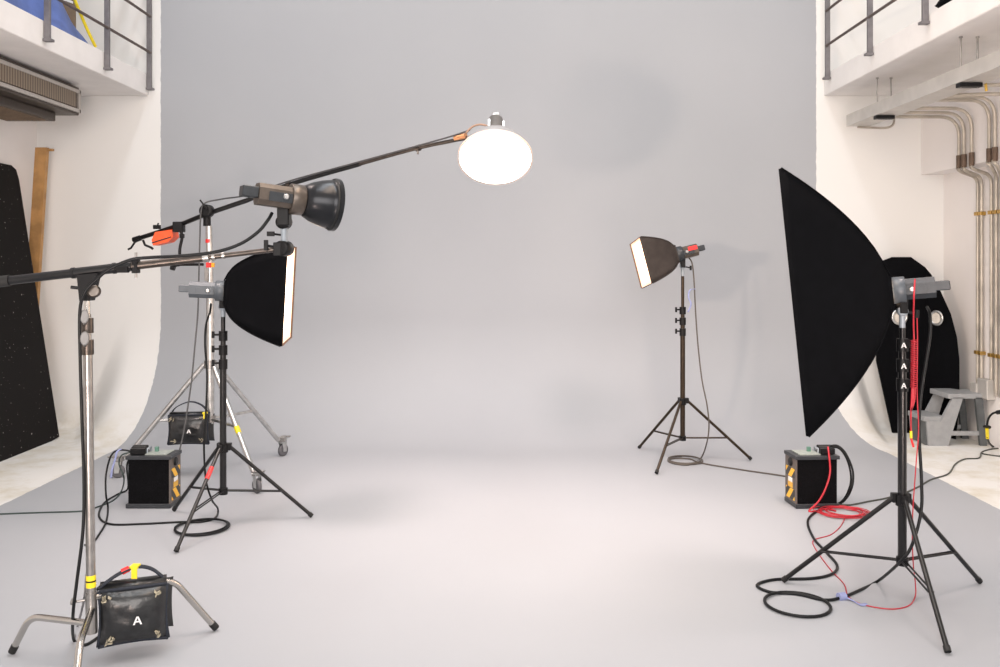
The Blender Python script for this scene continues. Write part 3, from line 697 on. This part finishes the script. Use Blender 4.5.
def power_pack(label, x, y, rz, sx):
    w, dp, h = .262, .18, .318
    t = thing('power_pack', label, 'power pack', Matrix.Translation((x, y, 0)) @ Matrix.Rotation(rz, 4, 'Z'))
    MB().box((0, 0, h/2), (w-.012, dp-.012, h-.02)).build('case', CASE, t, world=False)
    MB().box((0, 0, h-.012), (w+.012, dp+.010, .022)).build('top_frame', TRIM, t, world=False)
    MB().box((0, 0, .015), (w+.008, dp+.008, .026)).build('bottom_frame', TRIM, t, world=False)
    X = sx*(w/2-.003)
    pn = MB().box((X, 0, h/2), (.010, dp-.012, h-.05)).build('control_panel', PANEL, t, world=False)
    X2 = X+sx*.006
    MB().box((X2, 0, .205), (.003, dp-.05, .055)).build('hazard_sticker', STRP, pn, world=False)
    MB().box((X2, 0, .075), (.003, dp-.05, .065)).build('hazard_sticker', STRP, pn, world=False)
    MB().box((X2, 0, .158), (.003, .06, .028)).build('white_sticker', WHT, pn, world=False)
    MB().box((X2, 0, .130), (.003, .07, .035)).build('yellow_sticker', mat('amber_sticker', (.75, .42, .05), .5, vary=.1), pn, world=False)
    MB().lathe([(0, .026), (.008, .026), (.012, .02)], axM((X2, -.01, .268), (sx, 0, 0)), 20).build('dial', BLKP, pn, world=False)
    MB().box((-0.0+sx*.035, 0, h+.002), (.13, dp-.05, .006)).build('display_plate', mat('greenish_plate', (.36, .40, .37), .45, vary=.25, vscale=40), t, world=False)
    MB().box((sx*.01, .02, h+.018), (.022, .02, .03)).build('switch', mat('green_grey_switch', (.10, .22, .17), .5, vary=.1), t, world=False)
    MB().tube([(-sx*.03, .03, h+.004), (-sx*.03, .03, h+.03), (-sx*.03, -.03, h+.03), (-sx*.03, -.03, h+.004)], .006, 8).build('metal_guard', GREYL, t, world=False)
    for k in range(3):
        MB().box((-sx*(.075+.012*k), -.05+.045*k, h+.02), (.09, .034, .036)).build('plug', BLKP, t, world=False)
    return t
power_pack('black studio power pack at right, with the red cord hanging over it', 1.868, 5.52, math.radians(4), -1)
power_pack('black studio power pack at left, behind the chrome stand', -2.165, 5.52, math.radians(0), 1)

# ------------------------------------------------------------------ sandbags
BAG = mat('dusty_black_vinyl', (.004, .004, .005), .30, vary=0, col2=(.014, .015, .016), vscale=30, bump=.45, bscale=20, spec=.6)
BAGE = mat('navy_webbing', (.018, .023, .035), .85, vary=.3, vscale=80)
SCUF = mat('scuffed_cream_paint', (.42, .38, .28), .8, vary=.6, vscale=70)
def sandbag(label, c, u, wv, ww, hh, hand, gap, tagpos, redp=None, z0=0, scale=1):
    u = V(u).normalized(); n_ = V((u.y, -u.x, 0))       # n_ points to the camera side
    t = thing('sandbag', label, 'sandbag', V((c.x, c.y, c.z-hh)))
    fr = n_*gap; dwn = V((0, 0, 1))
    f = MB().pillow(c+fr-V((0, 0, hh/2)), u, dwn, n_, ww, hh, .092*scale, wr=.006*scale).build('front_pouch', BAG, t)
    MB().pillow(c-fr-V((0, 0, hh/2))+u*.02, u, dwn, n_, ww, hh*.95, .075*scale, wr=.004*scale).build('rear_pouch', BAG, t)
    # top saddle
    s = MB(); s.strap([c+fr+V((0, 0, -.012)), c+fr*.4+V((0, 0, .012)), c-fr*.4+V((0, 0, .012)), c-fr+V((0, 0, -.012))], u*ww*.96, .003); s.build('saddle', BAG, t)
    e = MB(); o0 = c+fr
    per = [o0+u*ww/2*.97, o0+u*ww/2-V((0, 0, hh)), o0-u*ww/2-V((0, 0, hh)), o0-u*ww/2*.97]
    for a, b in ((0, 1), (1, 2), (2, 3)):
        e.strap([per[a].lerp(per[b], k/6) + ((per[0]+per[2])/2-per[a].lerp(per[b], .5))*(.07*math.sin(math.pi*k/6)) for k in range(7)], n_*.012*scale, .006*scale)
    e.strap([per[3], per[0]], n_*.012*scale, .005*scale)
    e.build('edge_binding', BAGE, f)
    m2 = MB(); letterA(m2, c+fr+n_*.053*scale-V((0, 0, hh*.52))+u*.015, u, V((0, 0, 1)), .030*scale); m2.build('letter_mark', WHT, f)
    for sa, sb in ((-.38, .12), (.36, .1), (-.33, .86), (.36, .84)):
        sc = MB()
        for k in range(5):
            p = o0+u*ww*(sa+random.uniform(-.05, .05))-V((0, 0, hh*(sb+random.uniform(-.05, .05))))+n_*.030*scale
            q1 = (u*random.uniform(-1, 1)+dwn*random.uniform(-1, 1)).normalized(); q2 = q1.cross(n_)
            l = random.uniform(.006, .014)*scale; w_ = .003*scale
            sc.prism([p-q1*l-q2*w_, p+q1*l-q2*w_*.5, p+q1*l*.8+q2*w_, p-q1*l*.6+q2*w_], n_*.012*scale)
        sc.build('paint_scuff', SCUF, f)
    hb = MB().strap(smooth(hand), n_*.026*scale, .0035).build('handle', BAGE, t)
    if tagpos is not None: MB().box(tagpos, (.030*scale, .034*scale, .012), None).box(tagpos+V((.004, -.018*scale, -.018*scale)), (.022*scale, .004, .045*scale)).build('yellow_tag', YEL, hb)
    if redp is not None: MB().tube([redp[0], redp[1]], .012*scale, 8).build('red_tag', RED, hb)
u0 = V((r_.x-cx0, r_.y-cy0, 0)).normalized(); ub = V((.93, .36, 0)).normalized()
c0 = V((cx0, cy0, .268))+u0*.150
hd_ = [c0-ub*.12+V((0, -.02, .0)), c0-ub*.06+V((0, -.01, .04)), c0+V((0, 0, .062)), c0+ub*.06+V((0, 0, .050)), c0+ub*.115+V((0, 0, .0))]
sandbag('black sandbag with a yellow tag hanging on the chrome stand in front', c0, ub, None, .245, .205, hd_, .045, c0+V((0.005, 0, .065)), (c0-ub*.040+V((0, -.005, .050)), c0-ub*.015+V((0, -.003, .060))))
c1 = cs+V((-.17, -.0, .405)); u1 = V((1, .08, 0)).normalized()
c1 = P(190, 414, 6.22)
hd2 = [c1-u1*.13, c1-u1*.09+V((0, 0, .05)), c1+V((0, 0, .085)), c1+u1*.08+V((0, 0, .06)), c1+u1*.13]
sandbag('black sandbag slung on the silver rolling stand, above and behind the left power pack', c1, u1, None, .275, .20, hd2, .04, P(205, 413, 6.15), None, scale=.9)

# ------------------------------------------------------------------ cables
def cable(name, pts, r, m, label, cat='cable', extra=None, group=None):
    mb = MB(); mb.tube(smooth(pts), r, 8)
    if extra: extra(mb)
    return solo(name, mb, m, label, cat, base=min(pts, key=lambda p: p.z), group=group)
def coil(mb, px, py, rx, turns, r, m_r, jit=.01, dz=.0):
    c = F(px, py); R = rx/FX*c.y; n = int(28*turns); pts = []
    for i in range(n+1):
        a = 2*math.pi*i/28+math.pi/2; w = 1+jit*math.sin(a*.37)+jit*.6*math.sin(a*1.3)
        pts.append(V((c.x+R*w*math.cos(a), c.y+R*w*math.sin(a)*1.0, m_r+dz*i/n+.004*abs(math.sin(a*.6)))))
    mb.tube(pts, m_r, 8)
r1 = .006
# front boom head cable
cable('power_cable', [P(272, 213, 3.36), P(268, 220, 3.34), P(258, 232, 3.33), P(240, 244, 3.31), P(215, 252, 3.30), P(180, 256, 3.29), P(150, 257.5, 3.29), P(130, 260, 3.28), P(108, 270, 3.27), P(95, 281, 3.27), P(85, 292, 3.27), P(80, 310, 3.28), P(80, 350, 3.29), P(82, 420, 3.30), P(84, 480, 3.31), P(83, 530, 3.31), P(77, 580, 3.31), P(73, 615, 3.33), F(74, 640, .008)+V((0, 0, 0)), F(85, 645, .006), F(100, 636, .006)], .0062, CAB, 'black cable running along the front boom and down the chrome stand')
cable('power_cable', [P(86, 335, 3.36), P(84, 400, 3.37), P(86, 480, 3.37), P(89, 545, 3.37), P(86, 580, 3.37), P(84, 600, 3.40), F(78, 625, .006), F(74, 640, .006)], .0045, mat('grey_cable', (.16, .16, .17), .5, vary=.1), 'thin grey cable behind the chrome stand pole')
# mid-left head cable with coil
cable('power_cable', [P(211, 304, 5.1), P(210, 312, 5.05), P(206, 325, 5.05), P(205, 345, 5.05), P(207, 375, 5.05), P(206, 410, 5.05), P(204, 445, 5.05), P(206, 480, 5.06), P(212, 500, 5.12), F(218, 509, .008), F(215, 518, .006), F(200, 522, .006), F(180, 522, .006), F(140, 524, .006), F(110, 524, .006), F(99, 516, .006), F(104, 503, .006), F(118, 494, .006), F(128, 488, .03), P(127, 465, 5.60), P(133, 453, 5.52)], .0058, CAB, 'black cable from the left softbox to the power pack, coiled under its tripod',
      extra=lambda mb: (coil(mb, 202, 529, 25.5, 2.3, 0, .0058, .03, .01)))
# beauty dish cable
cable('power_cable', [P(470, 130, 5.37), P(440, 139.5, 5.44), P(360, 161.5, 5.7), P(289, 181, 5.94), P(250, 194.5, 6.08), P(222, 199, 6.2), P(205, 203, 6.2), P(201, 212, 6.2), P(200, 235, 6.2), P(199, 270, 6.15), P(198, 310, 6.1), P(195, 345, 6.0), P(191, 385, 5.9), P(184, 430, 5.8), P(177, 462, 5.72), F(172, 486, .008), P(160, 480, 5.72), P(150, 465, 5.66), P(143, 453, 5.56)], .0055, mat('dark_grey_cable', (.06, .062, .065), .5, vary=.2), 'dark grey cable from the glowing dish along its boom down to the left power pack')
# pack loops left
cable('power_cable', [P(135, 452, 5.48), P(120, 450, 5.46), P(111, 456, 5.45), P(106, 475, 5.44), P(106, 495, 5.40), F(108, 508, .006), F(106, 522, .006), F(100, 533, .006), F(94, 541, .006), F(85, 545, .006)], .0055, CAB, 'black looped cable falling from the left power pack to the floor')
cable('extension_cord', [F(-40, 516, .005), F(0, 514, .005), F(40, 512.5, .005), F(83, 511, .005), F(97, 507, .005), F(112, 501, .005), F(121, 492, .02), P(124, 478, 5.5), P(119, 464, 5.5), P(122, 455, 5.5), P(133, 452, 5.5)], .0045, mat('dark_green_cord', (.03, .05, .045), .5, vary=.1), 'thin dark cord crossing the floor at left to the power pack', 'cord')
solo('hanging_ribbon', MB().strap(smooth([P(121, 449, 5.42), P(117, 452, 5.40), P(115, 460, 5.40), P(112, 470, 5.40), P(111, 478, 5.40)]), (.012, 0, 0), .002), LAV, 'lavender ribbon tied on the left power pack cables', 'ribbon')
# back right cable
cable('power_cable', [P(688, 257, 6.74), P(692, 263, 6.72), P(694, 280, 6.7), P(695.5, 310, 6.7), P(698, 345, 6.7), P(702, 380, 6.68), P(707, 405, 6.66), P(709, 425, 6.66), P(707, 442, 6.68), F(701, 458, .006), F(690, 464.5, .006), F(676, 464, .006), F(668, 461, .006), F(674, 458.5, .006), F(690, 459, .006), F(701, 463, .006), F(740, 469.5, .006), F(784, 476, .006), F(790, 479, .006)], .0055, mat('brown_grey_cable', (.085, .072, .06), .5, vary=.1), 'brown-grey cable from the smallest softbox to the right power pack',
      extra=lambda mb: coil(mb, 685, 461.5, 16.5, 2.2, 0, .0055, .04, .01))
solo('hanging_ribbon', MB().strap(smooth([P(695, 289, 6.66), P(690, 290, 6.64), P(688.5, 297, 6.64), P(691, 304, 6.64), P(688, 312, 6.64)]), (.012, 0, 0), .002), LAV, 'small lavender ribbon tied to the cable of the smallest softbox', 'ribbon')
# right head cable
cable('power_cable', [P(927, 307, 3.95), P(930, 315, 3.9), P(930, 335, 3.88), P(926, 362, 3.87), P(921, 395, 3.86), P(919, 430, 3.86), P(921.5, 480, 3.84), P(921, 512, 3.83), P(912, 545, 3.82), P(900, 562, 3.84), F(878, 581, .01), F(860, 590, .007), F(843, 597, .007), F(825, 600, .007), F(797, 594, .007), F(770, 592, .007), F(757, 585, .007), F(775, 579.5, .007), F(811, 578.5, .007), F(832, 574, .007), F(837, 565, .007), F(825, 551, .007), F(813, 537, .007), F(808, 520, .007), F(822, 508.5, .007), F(841, 503, .01), P(851, 490, 5.40), P(853, 472, 5.42), P(846, 454, 5.45), P(838, 446, 5.49), P(830, 446, 5.50)], .0068, CAB, 'thick black cable winding from the largest softbox over the floor to the right power pack',
      extra=lambda mb: coil(mb, 797, 606, 31, 1.02, 0, .0068, .02))
cable('power_cable', [P(830, 447, 5.55), P(840, 449, 5.54), P(848, 462, 5.52), P(851, 480, 5.50), P(846, 496, 5.50), F(838, 503.5, .006), F(830, 500, .03)], .006, CAB, 'short black cable looping beside the right power pack')
cable('extension_cord', [F(838, 504.5, .005), F(850, 505, .005), F(868, 501.5, .005), F(882, 499, .005), F(900, 494.5, .005), F(918, 487, .005), F(931, 479.5, .005), F(948, 474, .005), F(955.5, 464, .005), F(965, 459, .005), F(979, 458, .005), F(982, 452, .005), F(992, 449, .005), F(1003, 448.5, .005), F(1015, 452, .005), F(1003, 456, .005), F(990, 455, .005), F(982, 453.5, .005)], .0055, mat('olive_cord', (.05, .055, .045), .5, vary=.1), 'thin olive cord trailing from the right power pack toward the step stool', 'cord')
cable('extension_cord', [P(1006, 411, 6.7), P(998, 412, 6.75), P(992, 414, 6.8), P(988, 420, 6.85), P(987, 430, 6.9), P(988, 440, 6.95), F(993, 446.5, .006), F(1003, 449, .006)], .008, CAB, 'black cord with a plug hanging in front of the step stool', 'cord', extra=lambda mb: (mb.tube([P(1003, 411.5, 6.7), P(997, 412.5, 6.75)], .016, 8), mb.lathe([(-.006, .02), (-.005, .028), (.005, .028), (.006, .02)], axM(P(987, 427, 6.88), (.3, .5, 1)), 16)))
solo('plug_connector', MB().tube([P(987, 429, 6.88), P(987.5, 438, 6.93)], .0125, 10), YEL, 'yellow plug sleeve on the black cord beside the step stool', 'plug')
# red cords
def rc(mb):
    pts = []; a0, b0 = P(914, 340, 3.86), P(913.5, 388, 3.86)
    for i in range(22*10+1):
        q = i/(22*10); p = a0.lerp(b0, q); an = 2*math.pi*i/10; pts.append(p+V((.011*math.cos(an), .011*math.sin(an), 0)))
    mb.tube(pts, .0028, 6)
    for off in (-.006, 0, .006):
        mb.tube(smooth([P(913.5, 387, 3.86)+V((off, 0, 0)), P(913, 400, 3.86)+V((off, 0, 0)), P(911, 411, 3.86)]), .004, 6)
cable('coiled_cord', [P(915, 279, 3.80), P(914, 295, 3.78), P(913.5, 320, 3.84), P(914, 340, 3.86), P(914, 360, 3.86), P(913, 390, 3.86), P(911, 411, 3.86), P(911, 432, 3.86)], .0035, REDC, 'red coiled cord hanging from the largest softbox head', 'cord', extra=rc)
solo('cord_tip', MB().tube([P(911, 431, 3.86), P(911, 438, 3.86)], .006, 8), YEL, 'yellow taped tip at the end of the red coiled cord', 'tape')
solo('cord_end', MB().tube([P(911, 438, 3.86), P(913.5, 447, 3.86)], .005, 8), RED, 'red plug end below the yellow taped tip', 'plug')
cable('sync_cord', [P(917, 318, 3.90), P(917.5, 345, 3.87), P(917, 390, 3.86), P(918.5, 430, 3.85), P(916, 465, 3.84), P(912.5, 519, 3.86), P(913, 560, 3.93), P(915.5, 585, 4.0), F(915, 597, .008), F(908, 606, .003), F(889, 609, .003), F(861, 604, .003), F(848, 596, .003), F(844, 584, .003), F(830, 569, .003), F(815, 548, .003), F(814, 540, .003), F(830, 535, .003), F(840, 527, .003), F(845, 518, .003)], .0026, REDC, 'thin red cord looping from the largest softbox over the floor to the red coil', 'cord')
cable('sync_cord', [P(828, 447, 5.43), P(829, 455, 5.40), P(830, 473, 5.38), P(825, 490, 5.36), P(818, 502, 5.36), F(809, 511, .006), F(816, 511, .006), F(826, 509, .006), F(836, 511, .006)], .0055, REDC, 'thick red cord hanging over the front of the right power pack', 'cord')
def redc(mb):
    c = F(843, 514)
    pts = []
    for i in range(24*9+1):
        a = 2*math.pi*i/24; k = i/24
        R = .125+.022*math.sin(k*2.1)+.01*math.sin(k*5.3)
        pts.append(V((c.x+.02*math.sin(k*1.7)+R*math.cos(a), c.y+.01*math.cos(k*2.9)+R*.85*math.sin(a), .005+.012*k/9+.004*abs(math.sin(a*1.5+k)))))
    mb.tube(pts, .0025, 6)
cable('cord_coil', [F(845, 518, .004), F(862, 516, .004), F(868, 513, .004), F(860, 509, .004), F(850, 508, .004)], .0028, REDC, 'tangled coil of red cord on the floor in front of the right power pack', 'cord', extra=redc)
t_ = F(843, 597, .012)
solo('cable_tie', MB().tube([t_-V((.02, 0, 0)), t_+V((.012, .01, 0))], .018, 12).strap(smooth([t_+V((.01, 0, .0)), F(852, 600, .006), F(860, 604.5, .005), F(867, 604, .005)]), (0, .02, 0), .002), LAV, 'lavender tie strap around the thick black cable on the floor', 'strap')

# ------------------------------------------------------------------ lights
def area(name, loc, target, size, power, col, sy=None, spread=None):
    l = bpy.data.lights.new(name, 'AREA'); l.size = size; l.energy = power; l.color = col
    if sy: l.shape = 'RECTANGLE'; l.size_y = sy
    if spread: l.spread = math.radians(spread)
    o = bpy.data.objects.new(name, l); COL.objects.link(o); o.location = loc
    o.rotation_euler = (V(target)-V(loc)).to_track_quat('-Z', 'Y').to_euler(); return o
area('high_lamp', (-.6, 3.0, 10.5), (-.6, 3.0, 0), .7, 330, (.90, .955, 1), 9.0)
area('mid_lamp_warm', (0, 3.0, 4.8), (0, 6.0, 0), .5, 70, (1, .78, .60), 3.0)
area('overhead_fill_left', (-2.3, 4.2, 4.6), (.0, 5.7, 0), .9, 26, (1, .81, .74), None, 75)  # unseen fill, added to brighten the middle of the floor
area('overhead_fill_right', (2.3, 4.2, 4.6), (.1, 5.7, 0), .9, 26, (1, .81, .74), None, 75)  # matching unseen fill on the right, added for the same floor pool
area('bounce_fill_left', (-1.4, .6, .5), (-3.7, 7.0, 2.9), .5, 15, (1, .79, .69), None, 80)  # unseen warm fill, added to lift the shade under the left balcony
area('bounce_fill_right', (1.4, .6, .5), (3.5, 7.0, 2.9), .5, 15, (1, .79, .69), None, 80)  # unseen warm fill, added to lift the shade under the right balcony
area('room_fill', (0, -3.2, 3.0), (0, 7, 1.0), 5.0, 330, (1, .94, .90), 3.0)
# bulb inside the reflector
l = bpy.data.lights.new('reflector_bulb', 'SPOT'); l.energy = 215; l.color = (1, .78, .60); l.spot_size = math.radians(96); l.spot_blend = .85; l.shadow_soft_size = .06
o = bpy.data.objects.new('reflector_bulb', l); COL.objects.link(o); o.location = pF+aF*.10; o.rotation_euler = (aF+V((-.05, .12, .22))).to_track_quat('-Z', 'Y').to_euler()

w = bpy.data.worlds.new('studio_air'); bpy.context.scene.world = w; w.use_nodes = True
bg = w.node_tree.nodes['Background']; bg.inputs[0].default_value = (1, .97, .945, 1); bg.inputs[1].default_value = .80

# ------------------------------------------------------------------ camera
cam = bpy.data.cameras.new('camera'); cam.sensor_width = 36; cam.lens = 36*FX/1000
cam.shift_x = -(CX-500)/1000; cam.shift_y = (CY-333.5)/1000; cam.clip_end = 100
co = bpy.data.objects.new('camera', cam); COL.objects.link(co); co.location = (0, 0, H); co.rotation_euler = (math.pi/2, 0, 0)
sc = bpy.context.scene; sc.camera = co
sc.view_settings.view_transform = 'Standard'; sc.view_settings.look = 'None'; sc.view_settings.exposure = .10
sc.cycles.use_denoising = True; sc.cycles.max_bounces = 8; sc.cycles.diffuse_bounces = 5; sc.cycles.sample_clamp_indirect = 6
